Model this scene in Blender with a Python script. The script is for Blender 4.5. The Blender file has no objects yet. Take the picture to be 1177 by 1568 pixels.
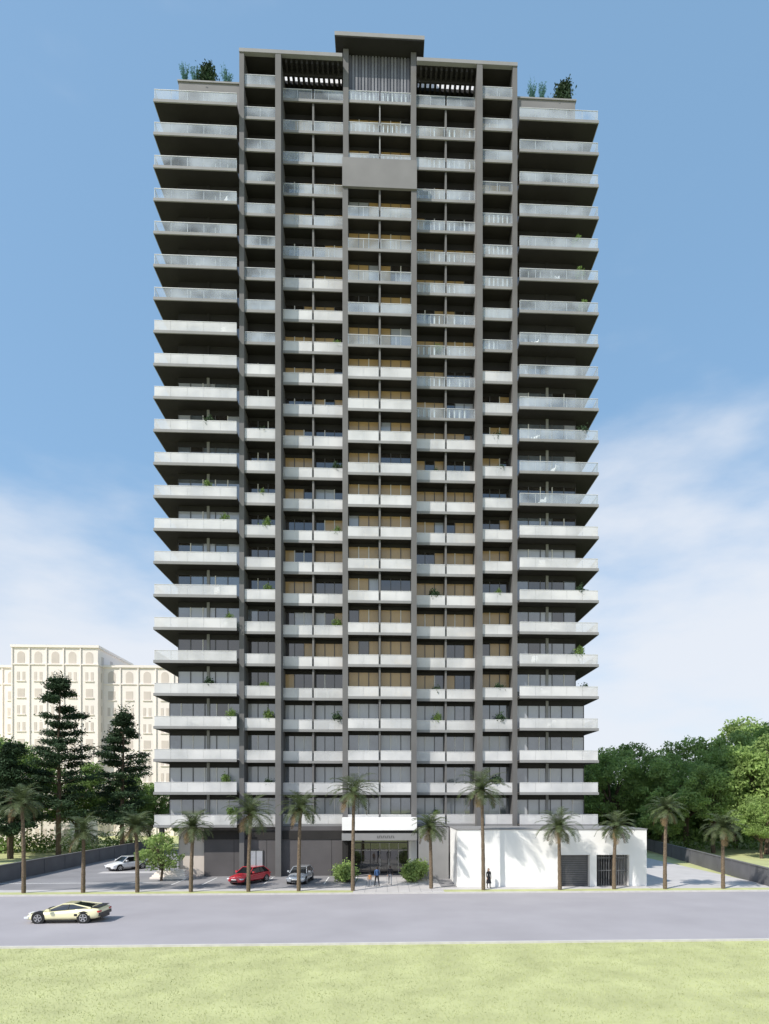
import bpy, math, random
import numpy as np
from mathutils import Vector, Matrix
random.seed(7); RNG=np.random.default_rng(7)
sc=bpy.context.scene
COL=sc.collection
# ---------------------------------------------------------------- materials
def nmat(name,color,rough=.7,var=.12,scale=2.0,spec=.3,metal=0,bump=0,bscale=None,coat=0,transl=0,var2=None,cior=1.5):
    m=bpy.data.materials.new(name); m.use_nodes=True
    nt=m.node_tree; n=nt.nodes; l=nt.links; p=n["Principled BSDF"]
    p.inputs["Roughness"].default_value=rough; p.inputs["Metallic"].default_value=metal
    p.inputs["Specular IOR Level"].default_value=spec; p.inputs["Coat Weight"].default_value=coat
    p.inputs["Coat Roughness"].default_value=.03; p.inputs["Coat IOR"].default_value=cior
    tc=n.new("ShaderNodeTexCoord"); nz=n.new("ShaderNodeTexNoise")
    nz.inputs["Scale"].default_value=scale; nz.inputs["Detail"].default_value=5
    l.new(tc.outputs["Object"],nz.inputs["Vector"])
    mx=n.new("ShaderNodeMix"); mx.data_type='RGBA'
    c=Vector(color)
    a=c*(1-var); b=c*(1+var) if var2 is None else Vector(var2)
    mx.inputs[6].default_value=(*a,1); mx.inputs[7].default_value=(*b,1)
    mr=n.new("ShaderNodeMapRange"); mr.inputs[1].default_value=.3; mr.inputs[2].default_value=.7
    l.new(nz.outputs["Fac"],mr.inputs[0]); l.new(mr.outputs[0],mx.inputs[0])
    l.new(mx.outputs[2],p.inputs["Base Color"])
    if bump:
        nb=n.new("ShaderNodeTexNoise"); nb.inputs["Scale"].default_value=bscale or scale*8; nb.inputs["Detail"].default_value=4
        l.new(tc.outputs["Object"],nb.inputs["Vector"])
        bp=n.new("ShaderNodeBump"); bp.inputs["Strength"].default_value=bump; bp.inputs["Distance"].default_value=.05
        l.new(nb.outputs["Fac"],bp.inputs["Height"]); l.new(bp.outputs[0],p.inputs["Normal"])
    if transl:
        t=n.new("ShaderNodeBsdfTranslucent"); ms=n.new("ShaderNodeMixShader"); ms.inputs[0].default_value=transl
        l.new(mx.outputs[2],t.inputs["Color"]); l.new(p.outputs[0],ms.inputs[1]); l.new(t.outputs[0],ms.inputs[2])
        l.new(ms.outputs[0],n["Material Output"].inputs["Surface"])
    return m
def curtain(name,c1,c2,scale,coat=1.0,ci=1.8):
    m=nmat(name,c1,.35,.1,3,.8,0,0,None,coat,cior=ci)
    nt=m.node_tree; n=nt.nodes; l=nt.links; p=n["Principled BSDF"]
    tc=n.new("ShaderNodeTexCoord"); w=n.new("ShaderNodeTexWave"); w.inputs["Scale"].default_value=scale
    w.inputs["Distortion"].default_value=3; w.inputs["Detail"].default_value=2; w.inputs["Detail Scale"].default_value=.6
    mp=n.new("ShaderNodeMapping"); mp.inputs["Scale"].default_value=(1,0,.12)
    l.new(tc.outputs["Object"],mp.inputs[0]); l.new(mp.outputs[0],w.inputs[0])
    mx=n.new("ShaderNodeMix"); mx.data_type='RGBA'
    mx.inputs[6].default_value=(*c1,1); mx.inputs[7].default_value=(*c2,1)
    l.new(w.outputs["Fac"],mx.inputs[0]); l.new(mx.outputs[2],p.inputs["Base Color"])
    return m
def railglass(name,tint,tr):
    m=bpy.data.materials.new(name); m.use_nodes=True; nt=m.node_tree; n=nt.nodes; l=nt.links
    p=n["Principled BSDF"]; p.inputs["Base Color"].default_value=(*tint,1); p.inputs["Roughness"].default_value=.1
    p.inputs["Specular IOR Level"].default_value=.8
    tc=n.new("ShaderNodeTexCoord"); nz=n.new("ShaderNodeTexNoise"); nz.inputs["Scale"].default_value=.3
    l.new(tc.outputs["Object"],nz.inputs["Vector"])
    mr=n.new("ShaderNodeMapRange"); mr.inputs[1].default_value=.35; mr.inputs[2].default_value=.65
    mr.inputs[3].default_value=max(0,1-tr-.18); mr.inputs[4].default_value=min(1,1-tr+.18)
    l.new(nz.outputs["Fac"],mr.inputs[0])
    t=n.new("ShaderNodeBsdfTransparent"); t.inputs[0].default_value=(.90,.93,.95,1)
    ms=n.new("ShaderNodeMixShader"); l.new(mr.outputs[0],ms.inputs[0])
    l.new(t.outputs[0],ms.inputs[1]); l.new(p.outputs[0],ms.inputs[2]); l.new(ms.outputs[0],n["Material Output"].inputs["Surface"])
    return m
M={}
M['concrete']=nmat("gray_render",(.145,.141,.14),.75,.1,.5)
M['panel']=nmat("gray_parapet_render",(.20,.195,.195),.75,.08,.5)
M['slab']=nmat("slab_edge_paint",(.26,.257,.257),.7,.08,.6)
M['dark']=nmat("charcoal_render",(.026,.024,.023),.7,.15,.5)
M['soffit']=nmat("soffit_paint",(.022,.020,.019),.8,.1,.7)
M['bouncetile']=nmat("balcony_bounce_tile",(.36,.33,.29),.6,.08,1)  # pale floor layer added to bounce light onto soffits and windows
M['frame']=nmat("window_frame",(.09,.088,.088),.4,.05,3,.5)
M['wframe']=nmat("light_frame",(.66,.64,.61),.4,.05,3,.5)
M['glassd']=nmat("dark_window_glass",(.028,.024,.022),.04,.4,.8,.9,0,0,None,1.0,cior=1.7)
M['glassb']=nmat("blue_window_glass",(.11,.125,.145),.04,.3,.8,.9,0,0,None,1.0,cior=2.1)
M['curt']=curtain("sheer_curtain_behind_glass",(.24,.25,.28),(.48,.49,.52),6)
M['warm']=curtain("timber_blind_behind_glass",(.27,.155,.050),(.62,.42,.17),7,.6,1.5)
M['rail']=railglass("balustrade_glass",(.76,.745,.74),.34)
M['railc']=railglass("clear_balustrade_glass",(.62,.66,.71),.70)
M['white']=nmat("white_paint",(.86,.85,.83),.6,.03,.4)
M['hand']=nmat("handrail_metal",(.70,.69,.68),.35,.04,2,.5,.2)
M['podium']=nmat("podium_cladding",(.105,.098,.10),.7,.12,.4)
M['rib']=nmat("crown_rib_metal",(.21,.21,.225),.5,.15,.6,.4,.2)
M['rib2']=nmat("crown_rib_dark",(.13,.13,.145),.5,.15,.6,.4,.2)
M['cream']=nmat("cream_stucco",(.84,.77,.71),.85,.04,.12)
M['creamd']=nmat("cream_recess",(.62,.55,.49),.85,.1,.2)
M['road']=nmat("asphalt_road",(.35,.333,.35),.85,.07,.22,.2,0,.12,40)
M['fore']=nmat("asphalt_forecourt",(.25,.243,.25),.85,.12,.3,.2,0,.15,40)
M['conc2']=nmat("pale_concrete_paving",(.50,.48,.47),.85,.08,.5)
M['kerb']=nmat("kerb_concrete",(.56,.54,.51),.85,.08,2)
M['line']=nmat("road_paint",(.78,.78,.76),.7,.1,3)
M['grass']=nmat("lawn_grass",(.45,.465,.235),.9,.14,.5,.1,0,.6,9)
M['blade']=nmat("grass_blades",(.46,.49,.235),.8,.35,1.5,.1,transl=.25)
M['wall']=nmat("boundary_wall_render",(.13,.13,.14),.8,.12,.6)
M['bark']=nmat("bark",(.12,.09,.065),.9,.3,6,.1,0,.6,20)
M['palmbark']=nmat("palm_bark",(.17,.13,.09),.9,.35,9,.1,0,.8,25)
M['leaf']=nmat("broadleaf_foliage",(.17,.26,.07),.6,.5,.5,.3,transl=.35)
M['leaf2']=nmat("bright_foliage",(.29,.40,.125),.6,.35,.5,.3,transl=.4)
M['pine']=nmat("pine_foliage",(.040,.072,.034),.7,.5,.6,.2,transl=.12)
M['palm']=nmat("palm_frond",(.095,.125,.05),.5,.5,2,.4,transl=.25)
M['dry']=nmat("dry_frond",(.18,.13,.07),.8,.3,2,.1)
M['bluish']=nmat("feathery_foliage",(.10,.23,.19),.7,.3,1,.2,transl=.3)
M['tyre']=nmat("tyre_rubber",(.02,.02,.02),.8,.1,5)
M['rim']=nmat("alloy_rim",(.55,.55,.56),.3,.05,5,.5,.7)
M['cglass']=nmat("car_glass",(.015,.017,.02),.05,.1,2,.8,0,0,None,1)
M['black']=nmat("black_trim",(.015,.015,.016),.4,.1,4,.5)
M['cyel']=nmat("pale_yellow_car_paint",(.86,.80,.50),.25,.03,2,.5,0,0,None,1)
M['cred']=nmat("red_car_paint",(.55,.03,.045),.25,.03,2,.5,0,0,None,1)
M['cwht']=nmat("white_car_paint",(.78,.79,.81),.25,.03,2,.5,0,0,None,1)
M['cgry']=nmat("silver_car_paint",(.50,.52,.55),.25,.03,2,.5,.3,0,None,1)
M['lampw']=nmat("headlamp_lens",(.8,.82,.85),.1,.05,4,.8)
M['lampr']=nmat("tail_lamp_lens",(.5,.01,.01),.1,.05,4,.8)
M['skin']=nmat("skin",(.42,.26,.19),.6,.05,5)
M['hair']=nmat("hair",(.025,.018,.014),.6,.2,12)
M['blueC']=nmat("blue_cloth",(.06,.12,.26),.85,.1,8)
M['blkC']=nmat("black_cloth",(.018,.018,.022),.85,.15,8)
M['orgC']=nmat("orange_cloth",(.50,.24,.10),.85,.1,8)
M['gryC']=nmat("gray_cloth",(.20,.21,.23),.85,.1,8)
M['louv']=nmat("louvre_gate_metal",(.14,.14,.145),.5,.1,2,.5,.2)
M['pot']=nmat("pot_ceramic",(.45,.43,.41),.6,.1,4)
# ---------------------------------------------------------------- mesh builder
def empty(name,loc=(0,0,0),rz=0):
    e=bpy.data.objects.new(name,None); e.location=loc; e.rotation_euler=(0,0,rz); e.empty_display_size=.5
    COL.objects.link(e); return e
class MB:
    def __init__(s): s.v=[]; s.f=[]; s.m=[]; s.names=[]
    def mi(s,k):
        if k not in s.names: s.names.append(k)
        return s.names.index(k)
    def box(s,x0,x1,y0,y1,z0,z1,mat):
        if x1<x0:x0,x1=x1,x0
        if y1<y0:y0,y1=y1,y0
        b=len(s.v)
        s.v+=[(x0,y0,z0),(x1,y0,z0),(x1,y1,z0),(x0,y1,z0),(x0,y0,z1),(x1,y0,z1),(x1,y1,z1),(x0,y1,z1)]
        s.f+=[(b,b+3,b+2,b+1),(b+4,b+5,b+6,b+7),(b,b+1,b+5,b+4),(b+1,b+2,b+6,b+5),(b+2,b+3,b+7,b+6),(b+3,b,b+4,b+7)]
        s.m+=[s.mi(mat)]*6
    def poly(s,pts,mat):
        b=len(s.v); s.v+=[tuple(p) for p in pts]; s.f.append(tuple(range(b,b+len(pts)))); s.m.append(s.mi(mat))
    def prism(s,pts,dy,mat):
        n=len(pts); b=len(s.v); s.v+=pts; s.v+=[(p[0],p[1]+dy,p[2]) for p in pts]
        k=s.mi(mat); s.f.append(tuple(range(b,b+n))); s.f.append(tuple(range(b+2*n-1,b+n-1,-1)))
        for i in range(n):
            j=(i+1)%n; s.f.append((b+j,b+i,b+n+i,b+n+j))
        s.m+=[k]*(n+2)
    def tube(s,path,radii,mat,seg=7,cap=True):
        b=len(s.v); k=s.mi(mat); n=len(path)
        for i,p in enumerate(path):
            p=Vector(p); d=(Vector(path[min(i+1,n-1)])-Vector(path[max(i-1,0)])).normalized()
            a=d.cross(Vector((0.13,.97,.2))); a.normalize(); c=d.cross(a)
            for j in range(seg):
                t=2*math.pi*j/seg; s.v.append(tuple(p+a*math.cos(t)*radii[i]+c*math.sin(t)*radii[i]))
        for i in range(n-1):
            for j in range(seg):
                q=(j+1)%seg; s.f.append((b+i*seg+j,b+i*seg+q,b+(i+1)*seg+q,b+(i+1)*seg+j)); s.m.append(k)
        if cap:
            s.f.append(tuple(b+j for j in range(seg))[::-1]); s.f.append(tuple(b+(n-1)*seg+j for j in range(seg))); s.m+=[k,k]
    def cyl_y(s,cx,cz,r,y0,y1,mat,seg=24):
        s.prism([(cx+r*math.cos(2*math.pi*i/seg),y0,cz+r*math.sin(2*math.pi*i/seg)) for i in range(seg)],y1-y0,mat)
    def leaves(s,C,size,mat,flat=0,asp=.55,sizevar=.4):
        C=np.asarray(C,float); N=len(C)
        a=RNG.normal(size=(N,3)); 
        if flat: a[:,2]*=(1-flat)
        a/=np.linalg.norm(a,axis=1)[:,None]
        r=RNG.normal(size=(N,3)); 
        if flat: r[:,2]*=(1-flat)
        b=np.cross(a,r) if not flat else r-a*(np.sum(a*r,axis=1))[:,None]
        b/=np.linalg.norm(b,axis=1)[:,None]+1e-9
        sz=size*(1+sizevar*(RNG.random(N)*2-1))
        A=a*sz[:,None]; B=b*(sz*asp)[:,None]
        V=np.stack([C-A,C-B*.9+A*.1,C+A,C+B*.9+A*.1],axis=1).reshape(-1,3)
        base=len(s.v); s.v+=list(map(tuple,V.tolist()))
        s.f+=[(base+4*i,base+4*i+1,base+4*i+2,base+4*i+3) for i in range(N)]
        s.m+=[s.mi(mat)]*N
    def mesh(s,name,off=(0,0,0)):
        me=bpy.data.meshes.new(name)
        v=np.array(s.v)-np.array(off)
        me.from_pydata(v.tolist(),[],s.f)
        for k in s.names: me.materials.append(M[k])
        me.polygons.foreach_set("material_index",s.m); me.update(); return me
    def build(s,name,parent=None,loc=(0,0,0),off=(0,0,0),smooth=False):
        me=s.mesh(name,off); o=bpy.data.objects.new(name,me); COL.objects.link(o); o.location=loc
        if parent: o.parent=parent
        if smooth:
            me.polygons.foreach_set("use_smooth",[True]*len(me.polygons))
        return o
# ---------------------------------------------------------------- ground
g=MB(); g.poly([(-700,-300,0),(700,-300,0),(700,1500,0),(-700,1500,0)],'grass'); g.build("ground")
g=MB(); g.poly([(-300,32.75,.012),(300,32.75,.012),(300,50,.012),(-300,50,.012)],'road'); g.build("road")
g=MB(); g.box(-300,300,32.6,32.75,-.05,.11,'kerb'); g.build("kerb")
g=MB(); g.box(-300,300,50,50.18,-.05,.13,'kerb'); g.build("kerb")
g=MB(); g.box(-300,300,50.18,51.6,-.05,.10,'grass'); g.build("grass_verge")
g=MB(); g.box(-35,34,51.6,95,-.05,.10,'fore'); g.build("forecourt")
g=MB()
g.box(22.9,34,51.6,78,.10,.106,'conc2'); g.box(-2.6,4.9,50.2,60.2,.10,.106,'conc2'); g.box(-35,22.8,51.6,52.9,.10,.104,'conc2')
g.box(-29.5,-18.4,64.5,66,.10,.107,'conc2')
g.build("paved_path")
g=MB()
for i in range(7):
    x=-19+i*2.7; g.box(x,x+.1,55.6,60.4,.10,.106,'line')
g.box(-35,-20.5,57.0,57.12,.10,.106,'line'); g.box(-32,-20.5,72,72.12,.1,.106,'line')
g.build("parking_markings")
g=MB()
for i in range(1,14): g.box(-2.6,4.9,50.2+i*.75,50.23+i*.75,.10,.111,'fore')
for i in range(1,8): g.box(-2.6+i*.93,-2.57+i*.93,50.2,60.2,.1,.1115,'fore')
g.build("paving_joints")
N=60000
px=RNG.uniform(-24,26,N); py=19.5+13*RNG.random(N)
h=.03+.045*RNG.random(N); ang=RNG.uniform(0,math.pi,N); w=.012
lx=RNG.normal(0,.025,N); ly=RNG.normal(0,.025,N)
V=np.stack([np.stack([px-w*np.cos(ang),py-w*np.sin(ang),np.zeros(N)],1),np.stack([px+w*np.cos(ang),py+w*np.sin(ang),np.zeros(N)],1),np.stack([px+lx,py+ly,h],1)],1).reshape(-1,3)
me=bpy.data.meshes.new("grass"); me.vertices.add(3*N); me.vertices.foreach_set("co",V.ravel())
me.loops.add(3*N); me.loops.foreach_set("vertex_index",np.arange(3*N)); me.polygons.add(N)
me.polygons.foreach_set("loop_start",np.arange(0,3*N,3)); me.polygons.foreach_set("loop_total",np.full(N,3)); me.update(calc_edges=True)
me.materials.append(M['blade']); COL.objects.link(bpy.data.objects.new("grass",me))
# ---------------------------------------------------------------- tower
BX=-.5; TL=(BX,60,0); tower=empty("residential_tower",TL)
OFF=(0,60,0)
Z=lambda k:5.0+3.163*k
struct=MB(); win=MB(); rails=MB(); reflslats=MB()
WW=61.62; WC=62.62; WM=63.4; WL=62.22   # window planes: wings, side bays, main bays, centre bay
def railrun(x0,x1,y,k,refl=False,glass='rail',zb=None):
    z=Z(k)+.26 if zb is None else zb
    n=max(1,round((x1-x0)/1.5))
    for i in range(n):
        a=x0+(x1-x0)*i/n; b=x0+(x1-x0)*(i+1)/n
        rails.box(a+.012,b-.012,y,y+.02,z-.02,z+.91,glass)
    rails.box(x0,x1,y-.02,y+.05,z+.912,z+.95,'hand')
    for i in range(n+1):
        x=x0+(x1-x0-.04)*i/n; rails.box(x,x+.04,y+.03,y+.08,z+.016,z+.9,'hand')
    if refl:
        m=int((x1-x0)/.5)
        for i in range(m):
            if random.random()<.2: continue
            x=x0+.2+i*(x1-x0-.3)/m; reflslats.box(x,x+.10+.06*random.random(),y+.12,y+.18,z+.016,z+.86,'white')  # white slats stand in for furniture and curtain reflections
def winwall(x0,x1,y,z0,z1,style,pw=1.05,lintshade=.32):
    win.box(x0,x1,y-.02,y+.1,z1-lintshade,z1,'dark')  # dark head strip: lintel, plus the slab's shadow put into its colour
    n=max(1,round((x1-x0)/pw)); st=None
    for i in range(n):
        a=x0+(x1-x0)*i/n; b=x0+(x1-x0)*(i+1)/n
        if st is None or random.random()<.45: st=random.choices(list(style.keys()),list(style.values()))[0]
        win.box(a+.03,b-.03,y+.03,y+.06,z0+.06,z1-lintshade-.01,st)
        fm='frame' if i==0 else ('wframe' if random.random()<.3 else 'frame')
        ww=.035 if fm=='frame' else .045
        win.box(a-(ww if i else 0),a+ww,y-.05,y+.08,z0,z1-lintshade-.005,fm)
    win.box(x1-.05,x1,y-.05,y+.08,z0,z1-lintshade-.005,'frame')
    win.box(x0,x1,y-.03,y+.081,z0-.001,z0+.05,'frame')
def sty(k,zone):
    if k<=3: return {'curt':.6,'glassb':.38,'glassd':.02}
    if zone=='wing':
        if k>15: return {'glassd':.92,'glassb':.08}  # upper floors: deep recess shade put into the dark pane colour
        return {'glassb':.45,'curt':.25,'glassd':.30}
    if zone=='c2l': return {'glassd':.85,'glassb':.15}
    if zone=='left':
        if k<8: return {'glassd':.45,'warm':.40,'curt':.15}
        return {'glassd':.38,'warm':.58,'curt':.04}
    return {'warm':.70,'glassd':.25,'curt':.05}
ZT=81.2
for sgn in (-1,1):
    def X(a,b): return (min(sgn*a,sgn*b),max(sgn*a,sgn*b))
    CR=19.85
    x0,x1=X(13.75,CR); struct.box(x0,x1,WW+.12,78,.1,Z(22)+.26,'concrete')
    x0,x1=X(13.75,19.7); struct.box(x0,x1,61.3,76,Z(22)+.261,78.1,'panel')
    x0,x1=X(13.76,19.8); struct.box(x0,x1,61.2,76.1,78.1,78.25,'slab')
    x0,x1=X(CR,20.7); struct.box(x0,x1,WW+.12,76,5,Z(4),'concrete')
    for k in range(0,23):
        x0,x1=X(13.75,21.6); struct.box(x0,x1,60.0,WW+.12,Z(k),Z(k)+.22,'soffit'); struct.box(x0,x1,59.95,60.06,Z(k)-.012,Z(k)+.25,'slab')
        if k<22: struct.box(x0,x1,60.07,WW-.1,Z(k)+.22,Z(k)+.235,'bouncetile')
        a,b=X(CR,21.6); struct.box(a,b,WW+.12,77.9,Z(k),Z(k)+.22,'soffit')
        a,b=X(21.6,21.66); struct.box(a,b,59.95,78,Z(k)-.012,Z(k)+.25,'slab')
        gl='railc' if (k>15 or (sgn>0 and k>9)) else 'rail'
        railrun(x0+.02,x1-.02,60.0,k,False,gl)
        a=sgn*21.55; rails.box(a-.012,a+.012,60.05,77,Z(k)+.24,Z(k)+1.17,gl); rails.box(a-.03,a+.03,60.05,77,Z(k)+1.172,Z(k)+1.21,'hand')
        if k<22:
            x0,x1=X(13.8,CR if k>3 else 20.7); winwall(x0,x1,WW,Z(k)+.236,Z(k+1),sty(k,'wing'),1.25,.5 if k<14 else .9)
            p=sgn*16.9; struct.box(p-.13,p+.13,WW-.13,WW+.1,Z(k)+.236,Z(k+1),'slab' if k<14 else 'dark')  # upper piers switch to dark paint, recess shade put into the colour
            for yy in (66,70,74):
                a,b=X(CR if k>3 else 20.7,(CR if k>3 else 20.7)+.03); win.box(a,b,yy-1.3,yy+1.3,Z(k)+.5,Z(k+1)-.4,'glassb')
    for c,w,y,z0,z1 in ((13.5,.46,60.9,.1,ZT-.35),(9.95,.56,60.85,.1,ZT-.35)):
        struct.box(sgn*c-w/2,sgn*c+w/2,y,64.75,z0,z1,'concrete')
    struct.box(sgn*3.4-.27,sgn*3.4+.27,60.98,64.75,5,68.2,'concrete')
    struct.box(sgn*3.4-.27,sgn*3.4+.27,61.9,64.75,68.2,82.95,'concrete')
    struct.box(sgn*6.7-.09,sgn*6.7+.09,62.3,63.45,5.0,ZT-3.4,'concrete')
    x0,x1=X(3.68,13.74); struct.box(x0,x1,60.82,61.2,ZT-.35,ZT,'slab')
    x0,x1=X(10.2,13.74); struct.box(x0,x1,61.2,78,ZT-.35,ZT-.02,'soffit')
    x0,x1=X(3.68,10.2); struct.box(x0,x1,61.2,62.5,ZT-.35,ZT-.02,'soffit'); struct.box(x0,x1,63.4,78,ZT-.35,ZT-.02,'soffit')
    struct.box(x0,x1,63.42,63.6,ZT-.02,ZT+.95,'white')  # white upstand added behind the roof slits to make them look sunlit
    for i in range(12):
        t=x0+.35+i*(x1-x0-.9)/11; struct.box(t,t+.2,61.25,63.35,ZT-.72,ZT-.1,'dark')
    struct.box(x0,x0+.2,62.5,63.4,ZT-.35,ZT-.03,'soffit'); struct.box(x1-.2,x1,62.5,63.4,ZT-.35,ZT-.03,'soffit')
    struct.box(x0,x1,62.15,62.3,ZT-.9,ZT-.36,'dark')
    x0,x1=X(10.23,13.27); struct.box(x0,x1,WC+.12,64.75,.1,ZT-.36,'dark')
    for k in range(0,24):
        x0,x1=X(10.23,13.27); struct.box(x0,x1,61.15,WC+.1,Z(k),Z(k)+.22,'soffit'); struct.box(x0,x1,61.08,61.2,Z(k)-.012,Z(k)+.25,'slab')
        struct.box(x0,x1,61.21,WC-.1,Z(k)+.22,Z(k)+.235,'bouncetile')
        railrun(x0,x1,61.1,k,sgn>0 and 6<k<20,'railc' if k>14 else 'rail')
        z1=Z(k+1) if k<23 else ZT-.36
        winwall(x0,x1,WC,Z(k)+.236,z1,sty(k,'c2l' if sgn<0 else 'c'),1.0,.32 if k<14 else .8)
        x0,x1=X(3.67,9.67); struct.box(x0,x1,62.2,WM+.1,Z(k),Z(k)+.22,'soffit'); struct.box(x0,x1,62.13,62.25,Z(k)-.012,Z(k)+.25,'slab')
        struct.box(x0,x1,62.26,WM-.1,Z(k)+.22,Z(k)+.235,'bouncetile')
        ra,rd=x0,x1
        if sgn>0: rb=6.61; rc=6.79
        else: rb=-6.79; rc=-6.61
        gl='railc' if (k>17 or (sgn>0 and k>12)) else 'rail'
        refl=(sgn>0 and 7<k<23) or (sgn<0 and 3<k<12)
        railrun(ra,rb,62.15,k,refl,gl); railrun(rc,rd,62.15,k,refl,gl)
        z1=Z(k+1) if k<23 else ZT-1.3
        li=.32 if k<12 else .6
        winwall(ra,rb,WM,Z(k)+.236,z1,sty(k,'left' if sgn<0 else 'c'),1.05,li); winwall(rc,rd,WM,Z(k)+.236,z1,sty(k,'left' if sgn<0 else 'c'),1.05,li)
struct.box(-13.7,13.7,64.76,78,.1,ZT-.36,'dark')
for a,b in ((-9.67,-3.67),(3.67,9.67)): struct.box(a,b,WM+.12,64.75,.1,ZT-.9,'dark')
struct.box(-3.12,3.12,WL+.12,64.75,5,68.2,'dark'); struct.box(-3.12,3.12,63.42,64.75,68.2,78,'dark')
for k in range(0,24):
    lo=k<=20; y=60.95 if lo else 62.0; yb=WL if lo else 63.3
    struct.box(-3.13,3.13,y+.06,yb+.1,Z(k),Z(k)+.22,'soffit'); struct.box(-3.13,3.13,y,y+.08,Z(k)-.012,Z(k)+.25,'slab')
    struct.box(-3.13,3.13,y+.09,yb-.1,Z(k)+.22,Z(k)+.235,'bouncetile')
    if k!=20:
        bl_=(k>=21) or 9<k<13
        railrun(-3.13,-.1,y+.02,k,bl_,'rail' if k<15 else 'railc'); railrun(.1,3.13,y+.02,k,bl_,'rail' if k<15 else 'railc')
    if k<23 and k!=20:
        winwall(-3.13,-.1,yb,Z(k)+.236,Z(k+1),sty(k,'c')); winwall(.1,3.13,yb,Z(k)+.236,Z(k+1),sty(k,'c'))
struct.box(-.09,.09,60.9+.22,WL+.1,5,68.2,'concrete'); struct.box(-.06,.06,62.15,63.4,71.4,77.7,'slab')
struct.box(-3.68,3.68,60.84,61.1,68.15,71.0,'panel'); struct.box(-3.1,3.1,61.1,63.4,70.9,71.1,'concrete')
struct.box(-3.12,3.12,62.5,70,78.0,82.95,'rib2')
for i in range(19):
    x=-3.1+i*.327; struct.box(x,x+.2,62.4,62.5,78.0,82.95,'rib' if i%3 else 'rib2')
struct.box(-3.9,3.9,63.2,70,ZT,82.95,'dark')
struct.box(-4.4,4.4,61.0,70,83.02,83.12,'dark'); struct.box(-4.45,4.45,60.95,70.05,83.12,83.5,'slab')
# podium
struct.box(-17.3,-3.69,61.5,61.7,.1,4.99,'podium'); struct.box(-17.35,-3.7,61.42,61.5,3.75,4.6,'dark')
struct.box(3.69,20,61.5,61.7,.1,4.99,'podium')
for x in (-14.4,-11.2,-8.0,-4.8): struct.box(x,x+.03,61.485,61.51,.1,3.7,'dark')
struct.box(-21.3,-20.9,60.5,60.9,.1,5,'podium'); struct.box(-19.8,-17.3,61.72,61.735,.1,5,'creamd')
win.box(-12.9,-11.5,61.4,61.5,.1,2.7,'frame'); win.box(-12.82,-12.24,61.37,61.4,.15,2.6,'curt'); win.box(-12.16,-11.58,61.37,61.4,.15,2.6,'curt')
# lobby
struct.box(-3.12,-2.9,61.2,63.4,.1,4.99,'dark'); struct.box(2.9,3.12,61.2,63.4,.1,4.99,'white')
struct.box(-3.69,-3.12,60.99,63.4,.1,4.99,'dark'); struct.box(3.12,3.69,60.99,63.4,.1,4.99,'white')
struct.box(-2.9,2.9,63.4,63.5,.1,4.9,'glassd')
for i in range(7):
    x=-2.87+i*.955; win.box(x-.03,x+.03,63.3,63.4,.1,3.2,'wframe' if i in(3,4,5) else 'frame')
win.box(-2.9,2.9,63.3,63.39,2.45,2.52,'wframe'); win.box(-2.9,2.9,63.28,63.39,3.2,3.3,'frame')
for i in range(5): win.box(-.4+i*.32,-.37+i*.32,63.29,63.38,.6,.63,'hand')
win.box(.02,.06,63.2,63.3,.9,1.6,'hand'); win.box(.9,.94,63.2,63.3,.9,1.6,'hand')
struct.box(-3.6,3.6,59.3,60.9,4.72,5.95,'white'); struct.box(-3.6,3.6,59.45,60.88,4.45,4.72,'dark'); struct.box(-3.62,3.62,59.25,60.9,3.75,4.42,'slab')
random.seed(99)
for i in range(9):   # raised lettering on the entrance fascia
    x=-.2+i*.19; 
    struct.box(x,x+.035,59.225,59.25,3.98,4.2,'dark'); struct.box(x+.035,x+.12,59.225,59.25,random.choice([3.98,4.07,4.165]),0,'dark') if False else struct.box(x+.036,x+.12,59.226,59.25,4.165 if i%2 else 3.98,4.2 if i%2 else 4.015,'dark')
struct.box(-2.88,2.88,60.91,63.29,3.75,4.42,'slab')
struct.box(-3.5,-3.2,59.7,60.0,.1,3.75,'dark')
struct.box(3.72,6.6,58.6,58.8,.1,5.0,'slab'); struct.box(3.72,6.6,58.8,59.9,4.8,4.99,'slab')
struct.build("walls_and_slabs",tower,off=OFF); win.build("windows",tower,off=OFF)
rails.build("balcony_railings",tower,off=OFF); reflslats.build("reflection_slats",tower,off=OFF)
# ---------------------------------------------------------------- white annex
gh=empty("white_annex_building",(6.27,53,0)); b=MB()
def gb(x0,x1,y0,y1,z0,z1,m): b.box(x0,x1,y0,y1,z0,z1,m)
gb(6.27,15.3,53,59,.1,5.05,'white'); gb(15.3,22.95,53,59,2.85,5.05,'white'); gb(17.9,18.5,53,59,.1,2.85,'white')
gb(21.4,22.95,53,59,.1,2.85,'white'); gb(15.3,21.4,58,59,.1,2.85,'concrete')
gb(6.22,23.0,52.95,59.02,5.05,5.13,'slab')
for i in range(17): gb(15.32,17.88,53.5,53.56,.15+i*.16,.27+i*.16,'louv')
for i in range(13):
    x=18.6+i*.22; gb(x,x+.06,53.4,53.46,.12,2.8,'louv')
gb(18.5,21.4,53.38,53.47,1.4,1.48,'louv'); gb(19.9,20.05,53.3,53.5,.1,2.84,'dark'); gb(18.5,21.4,53.38,53.47,2.5,2.6,'louv')
gb(15.31,17.9,53.6,53.7,.1,2.84,'dark')
b.build("annex_walls_and_gates",gh,off=(6.27,53,0))
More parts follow.
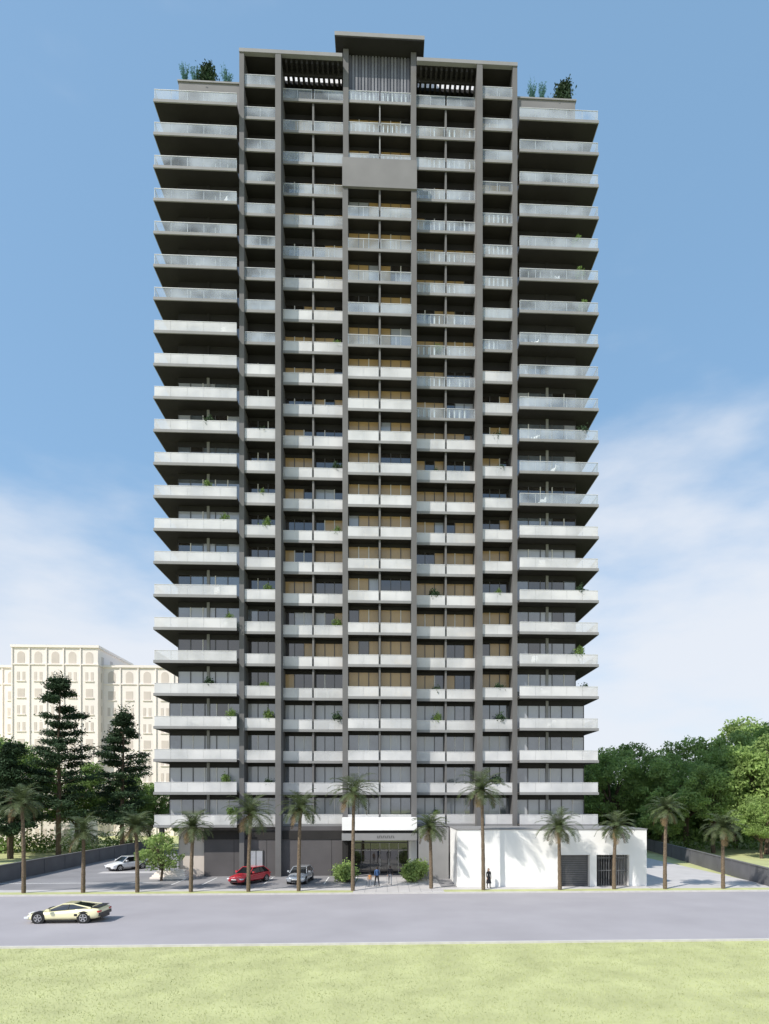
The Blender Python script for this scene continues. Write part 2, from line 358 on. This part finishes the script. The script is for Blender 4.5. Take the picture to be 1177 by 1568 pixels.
# ---------------------------------------------------------------- boundary walls
def wallseg(name,p,q,h):
    L=math.dist(p,q); a=math.atan2(q[1]-p[1],q[0]-p[0]); b=MB(); b.box(0,L,-.12,.12,0,h,'wall'); b.box(-.05,L+.05,-.17,.17,h,h+.08,'concrete')
    n=int(L/4)
    for i in range(n+1): b.box(i*L/n-.18,i*L/n+.18,-.16,.16,0,h-.003,'wall')
    o=b.build(name); o.location=(*p,0); o.rotation_euler=(0,0,a); return o
wallseg("boundary_wall",(33.6,52.2),(40,92),1.6); wallseg("boundary_wall",(-35.2,53),(-34.8,93),1.6); wallseg("boundary_wall",(-35.4,53),(-60,53),1.6)
# ---------------------------------------------------------------- cream buildings
def cream(name,loc,w,d,h,cols,fl,side=True):
    e=empty(name,loc); b=MB(); b.box(0,w,0,d,0,h,'cream'); b.box(-.3,w+.3,-.3,d+.3,h,h+.5,'cream'); b.box(-.15,w+.15,-.15,d+.15,h-3.6,h-3.3,'cream')
    fh=(h-1)/fl
    for i in range(cols):
        cx=(i+.5)*w/cols
        for j in range(fl):
            z=j*fh+1.1; top=j==fl-1; ww=.42 if not top else .75
            hh=1.8
            if (j%3!=2 and not top) or top:
                for q in ((-.55,.55) if not top else (0,)):
                    w2=.28 if not top else ww
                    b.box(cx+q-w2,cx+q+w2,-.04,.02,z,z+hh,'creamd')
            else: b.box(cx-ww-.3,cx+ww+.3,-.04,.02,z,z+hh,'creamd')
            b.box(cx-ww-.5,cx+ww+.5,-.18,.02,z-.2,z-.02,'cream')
            if top:
                pts=[(cx+ww*math.cos(t*math.pi/10),-.04,z+hh+ww*math.sin(t*math.pi/10)) for t in range(11)]
                b.prism(pts,.05,'creamd')
        b.box(i*w/cols-.12,i*w/cols+.12,-.2,.01,0,h,'cream')
    n=max(1,int(d/4))
    for i in range(n):
        cy=(i+.5)*d/n
        for j in range(fl):
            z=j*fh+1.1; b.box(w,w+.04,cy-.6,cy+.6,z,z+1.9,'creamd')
    b.build("facade",e); return e
cream("cream_apartment_building",(-76.5,130,0),17.2,17,39,5,11)
cream("cream_apartment_building",(-59.2,132,0),22,16,35.4,6,10)
cream("cream_apartment_building",(-95,133,0),18.4,16,35.4,5,10)
cream("low_white_house",(-66,104,0),14,10,8,6,2)
cream("low_white_house",(52,128,0),22,10,8,7,2)
# ---------------------------------------------------------------- trees
def limb(b,p,q,r0,r1,mat='bark',n=4,wob=.15):
    p=Vector(p);q=Vector(q);path=[];rad=[]
    for i in range(n+1):
        t=i/n; w=Vector((random.uniform(-1,1),random.uniform(-1,1),0))*wob*(1 if 0<i<n else 0)
        path.append(p.lerp(q,t)+w); rad.append(r0+(r1-r0)*t)
    b.tube(path,rad,mat,6)
def broadleaf_mesh(h,r,leafmat='leaf',n=9000,ls=.24,seed=1,base=.32):
    random.seed(seed); b=MB(); limb(b,(0,0,-.1),(0,0,h*.5),r*.07,r*.05,n=5)
    cl=[]
    nc=34
    for i in range(nc):
        th=random.uniform(0,2*math.pi); u=random.uniform(-.9,1); rr=math.sqrt(max(0,1-u*u*.85))*random.uniform(.35,1.0)
        c=Vector((r*rr*math.cos(th),r*rr*math.sin(th),h*(base+(1-base)*(.48+.44*u))))
        cl.append((c,r*random.uniform(.14,.34)))
        if i%2==0: limb(b,(0,0,h*random.uniform(.25,.5)),c,r*.035,.03)
    tot=sum(k[1]**2 for k in cl); C=[]
    for c,cr in cl:
        m=int(n*cr**2/tot); d=RNG.normal(size=(m,3)); d/=np.linalg.norm(d,axis=1)[:,None]
        rad=cr*(.45+.65*RNG.random(m)**.7)
        bump=1+.3*np.sin(d[:,0]*5+c.x)*np.sin(d[:,2]*6+c.y)
        P=d*(rad*bump)[:,None]*np.array([1.15,1.15,.75])+np.array(c); C.append(P)
    b.leaves(np.concatenate(C),ls,leafmat); return b
def pine_mesh(h,r,seed):
    random.seed(seed); b=MB(); limb(b,(0,0,-.1),(0.2,0,h*.98),.38,.06,n=8,wob=.12)
    C=[]
    z=h*.2
    while z<h*.97:
        t=(z/h-.2)/.8; rr=r*(1-t**1.7)*random.uniform(.6,1.05)+.5
        for j in range(random.randint(3,4)):
            th=random.uniform(0,2*math.pi); L=rr*random.uniform(.55,1.0)
            tip=Vector((L*math.cos(th),L*math.sin(th),z+L*.22)); limb(b,(0,0,z),tip,.09,.03,n=3,wob=.05)
            for q in (.45,.7,.95):
                c=Vector((0,0,z)).lerp(tip,q); m=150; s=.35+.28*L*q*.6
                P=RNG.normal(size=(m,3))*np.array([s*.62,s*.62,.2])+np.array((c.x+random.uniform(-.4,.4),c.y+random.uniform(-.4,.4),c.z+.12)); C.append(P)
        z+=h*random.uniform(.035,.055)
    P=RNG.normal(size=(300,3))*np.array([.45,.45,.6])+np.array([.2,0,h*.96]); C.append(P)
    b.leaves(np.concatenate(C),.2,'pine',flat=.3,asp=.4); return b
bl=[broadleaf_mesh(16,5.4,'leaf',13000,.23,3).mesh("broadleaf_tree"),broadleaf_mesh(16,5.6,'leaf2',13000,.23,5).mesh("broadleaf_tree"),broadleaf_mesh(16,5,'leaf2',12000,.25,11,.22).mesh("broadleaf_tree")]
def inst(me,name,x,y,s=1,rz=0,sz=None,z=0):
    o=bpy.data.objects.new(name,me); COL.objects.link(o); o.location=(x,y,z); o.scale=(s,s,sz or s); o.rotation_euler=(0,0,rz); return o
for x,y,s,r,v in [(37,98,1.0,0,1),(44,94,.95,1,1),(32.5,104,1.02,2,2),(50,100,1.1,3,1),(56,96,1.15,4,2),(60,104,1.25,5,2),(47,86,.78,1.5,1),(53.5,84,1.08,.4,2),(57.5,80,1.1,2.4,1),(42,108,1.1,.8,0),(64,92,1.3,1.9,0),(29,96,.9,2,0),(68,110,1.4,1,1),(40.5,88,.6,2.7,2),(49,78,.5,.7,1),
                  (-52,88,.98,1,0),(-47.5,97,.85,3,0),(-58,93,1.1,2,1),(-40.5,100,.75,4,0),(-31,98,.6,5,2),(-34.5,92,.6,2,0),(-51.5,76,.55,3,2)]:
    inst(bl[v],"broadleaf_tree",x,y,s,r)
inst(pine_mesh(24.5,5.4,21).mesh("pine_tree"),"pine_tree",-44,85,1,0)
inst(pine_mesh(20.5,4.6,31).mesh("pine_tree"),"pine_tree",-36.8,88,1,0)
inst(pine_mesh(15,4.2,41).mesh("pine_tree"),"pine_tree",-48.5,82,1,2)
inst(broadleaf_mesh(4.4,2.0,'leaf2',2600,.13,15,.25).mesh("small_tree"),"small_tree",-20.9,58.5)
b=MB(); C=[]
for i in range(150):
    x=random.uniform(-170,190); 
    y=random.uniform(150,190); hh=random.uniform(9,15)
    P=RNG.normal(size=(170,3))*np.array([3.6,2.5,hh*.25])+np.array([x,y,hh*.5]); P[:,2]=np.abs(P[:,2]); C.append(P)
for i in range(60):
    x=random.uniform(27,100); y=random.uniform(112,118)
    P=RNG.normal(size=(220,3))*np.array([2.5,1.5,2.2])+np.array([x,y,4.]); P[:,2]=np.abs(P[:,2]); C.append(P)
b.leaves(np.concatenate(C),.8,'leaf'); b.build("distant_trees")
b=MB(); C=[]
for i in range(70):
    x=random.choice([random.uniform(41,75),random.uniform(-70,-36)]); y=random.uniform(90,94); P=RNG.normal(size=(110,3))*np.array([1.2,.8,.8])+np.array([x,y,1.2]); P[:,2]=np.abs(P[:,2]); C.append(P)
b.leaves(np.concatenate(C),.22,'leaf'); b.build("hedge")
# ---------------------------------------------------------------- palms
def palm(x,y,h,seed,R=2.1,lean=.2):
    random.seed(seed); b=MB(); dx=random.uniform(-lean,lean); n=16
    path=[];rad=[]
    for i in range(n+1):
        t=i/n; path.append((dx*t*t,0.05*math.sin(t*3),h*t)); rad.append((.17-.05*t)*(1.06 if i%2 else .95)+(.08*max(0,(t-.85)/.15)))
    b.tube(path,rad,'palmbark',9)
    top=Vector(path[-1])
    nf=44
    for i in range(nf):
        th=i*2.39996+random.uniform(-.25,.25); f=i/nf
        el=math.radians(82-108*f+random.uniform(-9,9)); L=R*random.uniform(.9,1.2)*(1 if f<.75 else .85)
        hd=Vector((math.cos(th),math.sin(th),0)); mat='dry' if f>.93 else 'palm'
        p=top.copy(); pts=[p.copy()]; e=el; S=8
        for k in range(S):
            e-=math.radians((4.0+1.7*k)*random.uniform(.8,1.2)); e=max(e,math.radians(-78))
            p=p+(hd*math.cos(e)+Vector((0,0,math.sin(e))))*L/S; pts.append(p.copy())
        b.tube(pts,[.024*(1-.8*k/S) for k in range(S+1)],mat,3,False)
        side=Vector((-hd.y,hd.x,0))
        for k in range(1,S+1):
            d=(pts[k]-pts[k-1]).normalized(); up=side.cross(d)*-1
            if up.z<0: up=-up
            for q in (0,.33,.66):
                a=pts[k-1].lerp(pts[k],q); tt=(k-1+q)/S
                LL=R*.23*math.sin(math.pi*min(1,.12+.82*tt))+.05
                for sg in (-1,1):
                    tip=a+side*sg*LL*.78+d*LL*.7+up*LL*random.uniform(-.05,.2)-Vector((0,0,LL*random.uniform(.0,.3)))
                    wd=d*.021
                    b.poly([a-wd,a.lerp(tip,.5)-wd*1.2,tip,a.lerp(tip,.5)+wd*1.2,a+wd],mat)
    for i in range(14):
        th=random.uniform(0,6.28); zz=h-random.uniform(.05,.5); b.tube([(top.x+.12*math.cos(th),.12*math.sin(th),zz),(top.x+.3*math.cos(th),.3*math.sin(th),zz+.2)],[.04,.02],'dry',4)
    o=b.build("palm_tree"); o.location=(x,y,.1); return o
def XP(px,Y): u=(px-630)/942; return Y*(u+.04366)/(1-u*.04366)
for i,(px_,h,R,Y) in enumerate([(36,7.3,2.1,51.2),(127,4.9,2.0,51.2),(210,5.4,1.8,51.2),(292,5.3,1.9,51.2),(380,6.4,2.3,51.2),(457,6.8,2.0,51.3),(540,8.2,2.35,51.3),(660,5.2,1.9,52.3),(740,8.4,2.4,51.3),(857,5.3,2.1,51.1),(940,5.3,1.9,51.3),(1018,6.7,1.8,51.2),(1107,5.2,2.0,51.2)]):
    palm(XP(px_,Y),Y,h,100+i,R)
# ---------------------------------------------------------------- shrubs, plants
def shrub_mesh(r,h,mat,n=900,ls=.07,pot=True):
    b=MB()
    if pot: b.tube([(0,0,0),(0,0,.3)],[.16,.2],'pot',10)
    z0=.3 if pot else 0
    for i in range(7):
        th=i*.9; b.tube([(0,0,z0),(r*.6*math.cos(th),r*.6*math.sin(th),z0+h*.7)],[.02,.008],'bark',4)
    C=[]
    for i in range(7):
        c=np.array([random.uniform(-.5,.5)*r,random.uniform(-.5,.5)*r,z0+h*random.uniform(.35,.8)]); C.append(RNG.normal(size=(n//7,3))*np.array([r*.25,r*.25,h*.16])+c)
    b.leaves(np.concatenate(C),ls,mat); return b
pp=[shrub_mesh(.55,1.25,'leaf',600,.08).mesh("potted_plant"),shrub_mesh(.55,1.2,'pine',600,.09).mesh("potted_plant")]
random.seed(5)
spots=[(318,12,'w'),(318,10,'w'),(345,9,'w'),(352,6,'w'),(320,4,'w'),(352,3,'w'),(345,1,'w'),(356,0,'w'),
   (402,12,'c'),(402,10,'c'),(408,9,'c'),(410,7,'c'),(405,4,'c'),(412,3,'c'),(412,1,'c'),
   (882,18,'w'),(888,17,'w'),(893,16,'w'),(892,12,'w'),(890,7,'w'),(885,5,'w'),(893,4,'w'),
   (760,12,'c'),(768,11,'c'),(762,7,'c'),(765,4,'c'),(768,3,'c'),(762,1,'c'),
   (515,15,'m'),(518,11,'m'),(515,9,'m'),(515,6,'m'),(518,3,'m'),(670,15,'m'),(665,11,'m'),(665,7,'m'),(668,4,'m'),(668,3,'m'),(668,0,'m')]
for (px_,k,zone) in spots:
    Y={'w':60.5,'c':61.55,'m':62.6,'l':61.5}[zone]
    inst(random.choice(pp),"potted_plant",XP(px_,Y),Y,random.uniform(.9,1.2),random.uniform(0,6),z=Z(k)+.237)
chair=MB()
chair.box(-.3,.3,-.3,.3,.32,.44,'white'); chair.box(-.3,.3,.24,.32,.44,.9,'white'); chair.box(-.36,-.3,-.3,.3,.3,.62,'white'); chair.box(.3,.36,-.3,.3,.3,.62,'white')
for a in(-.32,.26):
    for c in (-.28,.22): chair.box(a,a+.06,c,c+.06,0,.3,'wframe')
cm=chair.mesh("patio_chair")
for (px_,k) in [(820,12),(850,11),(830,10),(848,6),(820,5),(835,4),(845,3),(820,2),(335,7),(345,6),(850,17),(820,15),(345,15),(290,12),(810,9),(830,8),(300,3),(330,0),(815,0),(350,19),(300,17)]:
    Y=60.8; inst(cm,"patio_chair",XP(px_,Y),Y,1,random.uniform(0,6),z=Z(k)+.237)
# roof plants
for px_,zt,mat,rr,hh,Y in [(317,78.25,'pine',1.2,2.3,62.0),(862,78.25,'pine',1.3,2.3,62.0)]:
    b=MB(); C=[]; b.tube([(0,0,0),(0,0,hh*.8)],[.08,.03],'bark',6)
    for i in range(12):
        t=i/11; c=np.array([random.uniform(-.35,.35)*rr,random.uniform(-.35,.35)*rr,.35+t*hh*.85]); C.append(RNG.normal(size=(240,3))*np.array([.3*rr*(1.15-t*.6),.3*rr*(1.15-t*.6),.22])+c)
    b.leaves(np.concatenate(C),.12,mat); o=b.build("rooftop_conifer"); o.location=(XP(px_,Y),Y,zt)
for px_ in (283,299,348,815,830):
    b=MB()
    for i in range(26):
        th=random.uniform(0,6.28); h=random.uniform(1.2,2.2); s=random.uniform(.15,.6); tip=Vector((s*math.cos(th),s*math.sin(th),h)); b.tube([(0,0,0),tip*.5+Vector((0,0,.1)),tip],[.02,.016,.008],'bluish',3)
        P=[tuple(tip*t+Vector((random.gauss(0,.06),random.gauss(0,.06),0))) for t in np.linspace(.35,1,20)]; b.leaves(P,.09,'bluish',asp=.3)
    o=b.build("rooftop_shrub"); o.location=(XP(px_,61.8),61.8,78.25)
for px_,Y in ((533,56.5),(632,56.5),(640,57.5),(526,57.5)):
    o=shrub_mesh(1.1,1.7,'leaf2',2600,.12,False).build("entrance_shrub"); o.location=(XP(px_,Y),Y,.1)
b=MB(); 
for i in range(4): b.box(-1.7+.12*i,1.7-.12*i,-1+.25*i,1,.1+.18*i,.28+.18*i-.001,'cream')
o=b.build("stone_steps"); o.location=(XP(262,60.5),60.5,0)
# ---------------------------------------------------------------- cars
def loft(stations,mat,name,parent,sub=2):
    b=MB(); n=0; R=[]
    for (x,w,z0,z1,z2) in stations:
        R.append([(x,-w*.88,z0),(x,-w,z0+(z1-z0)*.35),(x,-w*.985,z0+(z1-z0)*.75),(x,-w*.93,z1),(x,-w*.6,z2),(x,0,z2+.015),(x,w*.6,z2),(x,w*.93,z1),(x,w*.985,z0+(z1-z0)*.75),(x,w,z0+(z1-z0)*.35),(x,w*.88,z0)])
    m=len(R[0])
    for r in R: b.v+=r
    k=b.mi(mat)
    for i in range(len(R)-1):
        for j in range(m):
            q=(j+1)%m; b.f.append((i*m+j,(i+1)*m+j,(i+1)*m+q,i*m+q)); b.m.append(k)
    b.f.append(tuple(range(m))); b.f.append(tuple(reversed(range((len(R)-1)*m,len(R)*m)))); b.m+=[k,k]
    o=b.build(name,parent,smooth=True); md=o.modifiers.new("s",'SUBSURF'); md.levels=sub; md.render_levels=sub; return o
def car(name,loc,rz,paint,st,gh_,wheels,r,w,sport=False):
    e=empty(name,loc,rz); loft(st,paint,"body",e)
    (xa,za),(xb,zb),(xc,zc),(xd,zd),wb,wt=gh_
    b=MB(); A=[(xa,-wb,za),(xb,-wt,zb),(xc,-wt,zc),(xd,-wb,zd)]; B=[(p[0],-p[1],p[2]) for p in A]
    b.poly([A[0],A[3],A[2],A[1]],'cglass'); b.poly([B[0],B[1],B[2],B[3]],'cglass'); b.poly([A[0],A[1],B[1],B[0]],'cglass'); b.poly([A[2],A[3],B[3],B[2]],'cglass')
    b.poly([A[0],B[0],B[3],A[3]],'black'); b.poly([A[1],A[2],B[2],B[1]],'cglass')
    b.build("cabin_glass",e)
    b=MB()
    b.box(xb+.02,xc-.02,-wt-.0,wt+.0,max(zb,zc)+.0,max(zb,zc)+.035,paint)
    for s in (-1,1):
        b.tube([(xa,s*(wb+.005),za),(xb,s*(wt+.005),zb)],[.04,.035],paint,6); b.tube([(xb,s*(wt+.005),zb),(xc,s*(wt+.005),zc)],[.035,.035],paint,6); b.tube([(xc,s*(wt+.005),zc),(xd,s*(wb+.005),zd)],[.035,.05],paint,6)
        mx=(xb+xc)/2+.1; b.tube([(mx,s*(wb+.0),(za+zd)/2),(mx,s*wt,zb)],[.035,.03],'black',5)
        b.box(xa+.25,xa+.45,s*(w+.02) if s>0 else s*(w+.2),s*(w+.2) if s>0 else s*(w+.02),za+.05,za+.2,paint)
    b.build("roof_and_pillars",e)
    b=MB()
    for x in wheels:
        for s in (-1,1):
            y0=s*(w-.24); y1=s*(w+.012); lo,hi=min(y0,y1),max(y0,y1)
            b.cyl_y(x,r+.02,r+.065,min(s*(w-.3),s*(w+.004)),max(s*(w-.3),s*(w+.004)),'black',28)
            b.cyl_y(x,r,r,lo,hi+(.0),'tyre',28)
            yo=s*(w+.014); y2=s*(w+.03)
            b.cyl_y(x,r,r*.70,min(yo,y2),max(yo,y2),'rim',24)
            y3=s*(w+.036); b.cyl_y(x,r,r*.62,min(y2,y3),max(y2,y3),'black',24)
            for q in range(5):
                t=q*2*math.pi/5+.3; c,sn=math.cos(t),math.sin(t); L=r*.66; ww=.035; ya=min(s*(w+.037),s*(w+.055))
                b.prism([(x-sn*ww,ya,r+c*ww),(x+c*L-sn*ww,ya,r+sn*L+c*ww),(x+c*L+sn*ww,ya,r+sn*L-c*ww),(x+sn*ww,ya,r-c*ww)],.018,'rim')
    b.build("wheels",e)
    b=MB(); f=st[0][0]; bk=st[-1][0]
    zf=(st[1][3]); 
    for s in (-1,1):
        b.box(f+.05,f+.32,s*w*.78-.16,s*w*.78+.16,zf-.16,zf-.05,'lampw'); b.box(bk-.22,bk+.0,s*w*.72-.18,s*w*.72+.18,st[-2][3]-.18,st[-2][3]-.08,'lampr')
    b.box(f-.01,f+.2,-w*.45,w*.45,.28,.42,'black'); b.box(f-.025,f+.1,-.26,.26,.45,.55,'white'); b.box(bk-.2,bk+.01,-w*.6,w*.6,.25,.4,'black')
    b.box(wheels[0]+r+.15,wheels[1]-r-.15,-w+.0,-w+.06,.14,.22,'black'); b.box(wheels[0]+r+.15,wheels[1]-r-.15,w-.06,w,.14,.22,'black')
    if sport:
        b.box(.8,1.0,-w-.012,-w+.1,.46,.60,'black'); b.box(.8,1.0,w-.1,w+.012,.46,.60,'black')
        b.box(1.75,2.2,-w*.8,w*.8,.955,.98,'black'); b.box(2.05,2.3,-w*.85,w*.85,.42,.62,'black')
    b.build("lamps_and_trim",e); return e
spst=[(-2.3,.72,.22,.40,.45),(-2.1,.9,.14,.48,.55),(-1.4,.98,.13,.68,.70),(-.7,.97,.13,.70,.78),(.3,.97,.13,.76,.88),(1.2,1.0,.13,.86,.95),(1.9,.99,.17,.90,.95),(2.2,.9,.28,.84,.92),(2.28,.82,.4,.78,.85)]
gen=[(-2.1,.70,.25,.55,.62),(-1.95,.84,.18,.66,.74),(-1.3,.88,.17,.80,.90),(-.7,.88,.17,.86,.98),(.6,.88,.17,.90,1.0),(1.6,.88,.17,.93,1.02),(1.95,.85,.2,.9,1.0),(2.08,.75,.3,.82,.92)]
ggh=((-.95,.93),(-.25,1.42),(1.2,1.43),(1.85,.97),.78,.60)
Yc=39.9
car("sports_car",(XP(105,Yc),Yc,.012),0,'cyel',spst,((-1.05,.74),(-.1,1.13),(.55,1.14),(1.75,.93),.80,.52),(-1.38,1.36),.34,.97,True)
car("parked_car",(XP(382,56.8),56.8,.1),math.radians(62),'cred',gen,ggh,(-1.3,1.3),.32,.86)
car("parked_car",(XP(460,57.0),57.0,.1),math.radians(84),'cgry',gen,ggh,(-1.3,1.3),.32,.86)
car("parked_car",(XP(194,68),68,.1),math.radians(55),'cwht',gen,ggh,(-1.3,1.3),.32,.86)
# ---------------------------------------------------------------- people
def person(name,loc,rz,top,bottom,stride=0,h=1.72,armswing=0,skirt=False,longhair=False,seed=0):
    s=h/1.72
    P=[];R=[];E=[]
    def add(p,r,par=None):
        P.append((p[0]*s,p[1]*s,p[2]*s)); R.append(r*s)
        if par is not None: E.append((par,len(P)-1))
        return len(P)-1
    pel=add((0,0,.95),.125); bel=add((0,0,1.10),.115,pel); ch=add((0,.0,1.28),.135,bel); sh=add((0,.0,1.40),.10,ch); nk=add((0,-.005,1.49),.05,sh); hd=add((0,-.01,1.56),.055,nk)
    for sg in (-1,1):
        a=sg*armswing
        s1=add((sg*.17,0,1.40),.055,sh); el=add((sg*.22,a*.12+.02,1.14),.042,s1); wr=add((sg*.23,a*.28-.05,.93),.027,el); pm=add((sg*.23,a*.3-.06,.87),.03,wr)
        for q in range(4):
            L=(.075,.085,.08,.06)[q]; f1=add((sg*.235,a*.3-.085+q*.018,.83),.009,pm); add((sg*.225,a*.3-.09+q*.018,.83-L),.008,f1)
        t1=add((sg*.21,a*.3-.10,.86),.011,pm); add((sg*.205,a*.3-.115,.82),.009,t1)
        st=sg*stride
        hp=add((sg*.09,0,.88),.09,pel); kn=add((sg*.1,-st*.2-.02*abs(stride),.50),.062,hp); an=add((sg*.1,-st*.38+.05*max(0,-st),.09),.042,kn); add((sg*.11,-st*.38-.15,.04),.035,an)
    me=bpy.data.meshes.new("body"); me.from_pydata(P,E,[]); o=bpy.data.objects.new("tmp",me); COL.objects.link(o)
    sk=o.modifiers.new("k",'SKIN'); sk.use_smooth_shade=True
    for i,v in enumerate(me.skin_vertices[0].data): v.radius=(R[i],R[i]*(.75 if i in(0,1,2,3) else 1)); v.use_root=(i==0)
    ss=o.modifiers.new("s",'SUBSURF'); ss.levels=1; ss.render_levels=1
    dg=bpy.context.evaluated_depsgraph_get(); m2=bpy.data.meshes.new_from_object(o.evaluated_get(dg)); bpy.data.objects.remove(o)
    m2.materials.clear()
    for k in (top,bottom,'skin','black'): m2.materials.append(M[k])
    for p in m2.polygons:
        c=p.center; z=c.z/s; ax=abs(c.x)/s
        if z>1.47 or (ax>.17 and z<.95): p.material_index=2
        elif z>.97 or (ax>.17 and z>.9): p.material_index=0
        elif z<.085: p.material_index=3
        else: p.material_index=1
        p.use_smooth=True
    e=empty(name,loc,rz); bo=bpy.data.objects.new("figure",m2); COL.objects.link(bo); bo.parent=e
    b=MB()
    def ball(c,r,mat,zmin=-1,n=10):
        rows=[]
        for i in range(n+1):
            ph=math.pi*i/n-math.pi/2
            if math.sin(ph)<zmin: continue
            rows.append([(s*(c[0]+r[0]*math.cos(ph)*math.cos(t*2*math.pi/12)),s*(c[1]+r[1]*math.cos(ph)*math.sin(t*2*math.pi/12)),s*(c[2]+r[2]*math.sin(ph))) for t in range(12)])
        for i in range(len(rows)-1):
            for j in range(12):
                q=(j+1)%12; b.poly([rows[i][j],rows[i][q],rows[i+1][q],rows[i+1][j]],mat)
    ball((0,-.01,1.61),(.074,.092,.112),'skin'); ball((0,.012,1.625),(.083,.098,.112),'hair',-.1); ball((0,.03,1.60),(.08,.085,.11),'hair')
    ball((0,-.105,1.60),(.012,.02,.022),'skin',n=5); ball((.028,-.088,1.62),(.012,.012,.008),'black',n=5); ball((-.028,-.088,1.62),(.012,.012,.008),'black',n=5); ball((0,-.092,1.555),(.024,.01,.006),'cred',n=4)
    ball((.077,0,1.6),(.01,.022,.032),'skin',n=5); ball((-.077,0,1.6),(.01,.022,.032),'skin',n=5)
    if longhair: ball((0,.06,1.5),(.085,.055,.18),'hair')
    if skirt:
        n=14; z1,z0=1.0,.42
        for i in range(n):
            t=2*math.pi*i/n; u=2*math.pi*(i+1)/n
            b.poly([(s*.15*math.cos(t),s*.12*math.sin(t),s*z1),(s*.15*math.cos(u),s*.12*math.sin(u),s*z1),(s*.23*math.cos(u),s*.22*math.sin(u),s*z0),(s*.23*math.cos(t),s*.22*math.sin(t),s*z0)],bottom)
    b.build("head_and_hair",e,smooth=True); return e
person("pedestrian",(XP(597,54.6),54.6,.106),math.radians(180),'blkC','gryC',1,1.72,.8,seed=1)
person("pedestrian",(XP(577,53.6),53.6,.106),math.radians(200),'blueC','blkC',.7,1.75,.6,seed=2)
person("pedestrian",(XP(566,53.2),53.2,.106),math.radians(190),'orgC','gryC',.5,1.25,.5,seed=3)
person("pedestrian",(XP(748,52.3),52.3,.104),math.radians(20),'blkC','blkC',.2,1.70,.2,skirt=True,longhair=True)
# ---------------------------------------------------------------- light, sky, camera
sd=Vector((.58,.48,-.78)).normalized()
el=math.asin(-sd.z); rot=math.atan2(-sd.x,-sd.y)
L=bpy.data.lights.new("sun",'SUN'); L.energy=4.8; L.angle=math.radians(.53); L.color=(1,.95,.875)
lo=bpy.data.objects.new("sun",L); COL.objects.link(lo); lo.rotation_euler=sd.to_track_quat('-Z','Y').to_euler(); lo.location=(-30,-30,80)
W=bpy.data.worlds.new("World"); sc.world=W; W.use_nodes=True; nt=W.node_tree; n=nt.nodes; l=nt.links; n.clear()
out=n.new("ShaderNodeOutputWorld"); sky=n.new("ShaderNodeTexSky"); sky.sky_type='NISHITA'; sky.sun_disc=False; sky.sun_elevation=el; sky.sun_rotation=rot%(2*math.pi); sky.ozone_density=1.5
bg=n.new("ShaderNodeBackground"); bg.inputs[1].default_value=.15; l.new(sky.outputs[0],bg.inputs[0])
hz=n.new("ShaderNodeBackground"); hz.inputs[0].default_value=(.40,.74,1.12,1); hz.inputs[1].default_value=1.0
m0=n.new("ShaderNodeMixShader"); m0.inputs[0].default_value=.40; l.new(bg.outputs[0],m0.inputs[1]); l.new(hz.outputs[0],m0.inputs[2])
cb=n.new("ShaderNodeBackground"); cb.inputs[0].default_value=(.83,.87,.94,1); cb.inputs[1].default_value=1.0
tc=n.new("ShaderNodeTexCoord"); sep=n.new("ShaderNodeSeparateXYZ"); l.new(tc.outputs["Generated"],sep.inputs[0])
mp=n.new("ShaderNodeMapping"); mp.inputs["Scale"].default_value=(1.6,1.6,4.2); mp.inputs["Location"].default_value=(.35,.2,.1); l.new(tc.outputs["Generated"],mp.inputs[0])
nz=n.new("ShaderNodeTexNoise"); nz.inputs["Scale"].default_value=1.6; nz.inputs["Detail"].default_value=8; nz.inputs["Roughness"].default_value=.52; l.new(mp.outputs[0],nz.inputs[0])
h1=n.new("ShaderNodeMapRange"); h1.interpolation_type='SMOOTHSTEP'; h1.inputs[1].default_value=.05; h1.inputs[2].default_value=.66; h1.inputs[3].default_value=.36; h1.inputs[4].default_value=-.12; l.new(sep.outputs[2],h1.inputs[0])
ad=n.new("ShaderNodeMath"); ad.operation='ADD'; l.new(nz.outputs["Fac"],ad.inputs[0]); l.new(h1.outputs[0],ad.inputs[1])
h2=n.new("ShaderNodeMapRange"); h2.interpolation_type='SMOOTHSTEP'; h2.inputs[1].default_value=.42; h2.inputs[2].default_value=.86; h2.inputs[3].default_value=0; h2.inputs[4].default_value=.93; l.new(ad.outputs[0],h2.inputs[0])
mx=n.new("ShaderNodeMixShader"); l.new(h2.outputs[0],mx.inputs[0]); l.new(m0.outputs[0],mx.inputs[1]); l.new(cb.outputs[0],mx.inputs[2]); l.new(mx.outputs[0],out.inputs[0])
cam=bpy.data.cameras.new("camera"); co=bpy.data.objects.new("camera",cam); COL.objects.link(co); co.location=(0,0,7.7); co.rotation_euler=(math.radians(90),0,math.radians(-2.5))
cam.sensor_fit='VERTICAL'; cam.sensor_height=36; cam.lens=36*942/1568; cam.shift_y=440/1568; cam.shift_x=-41.5/1568; cam.clip_end=3000; cam.clip_start=.5
sc.camera=co
sc.view_settings.view_transform='Standard'; sc.view_settings.look='None'; sc.view_settings.exposure=0
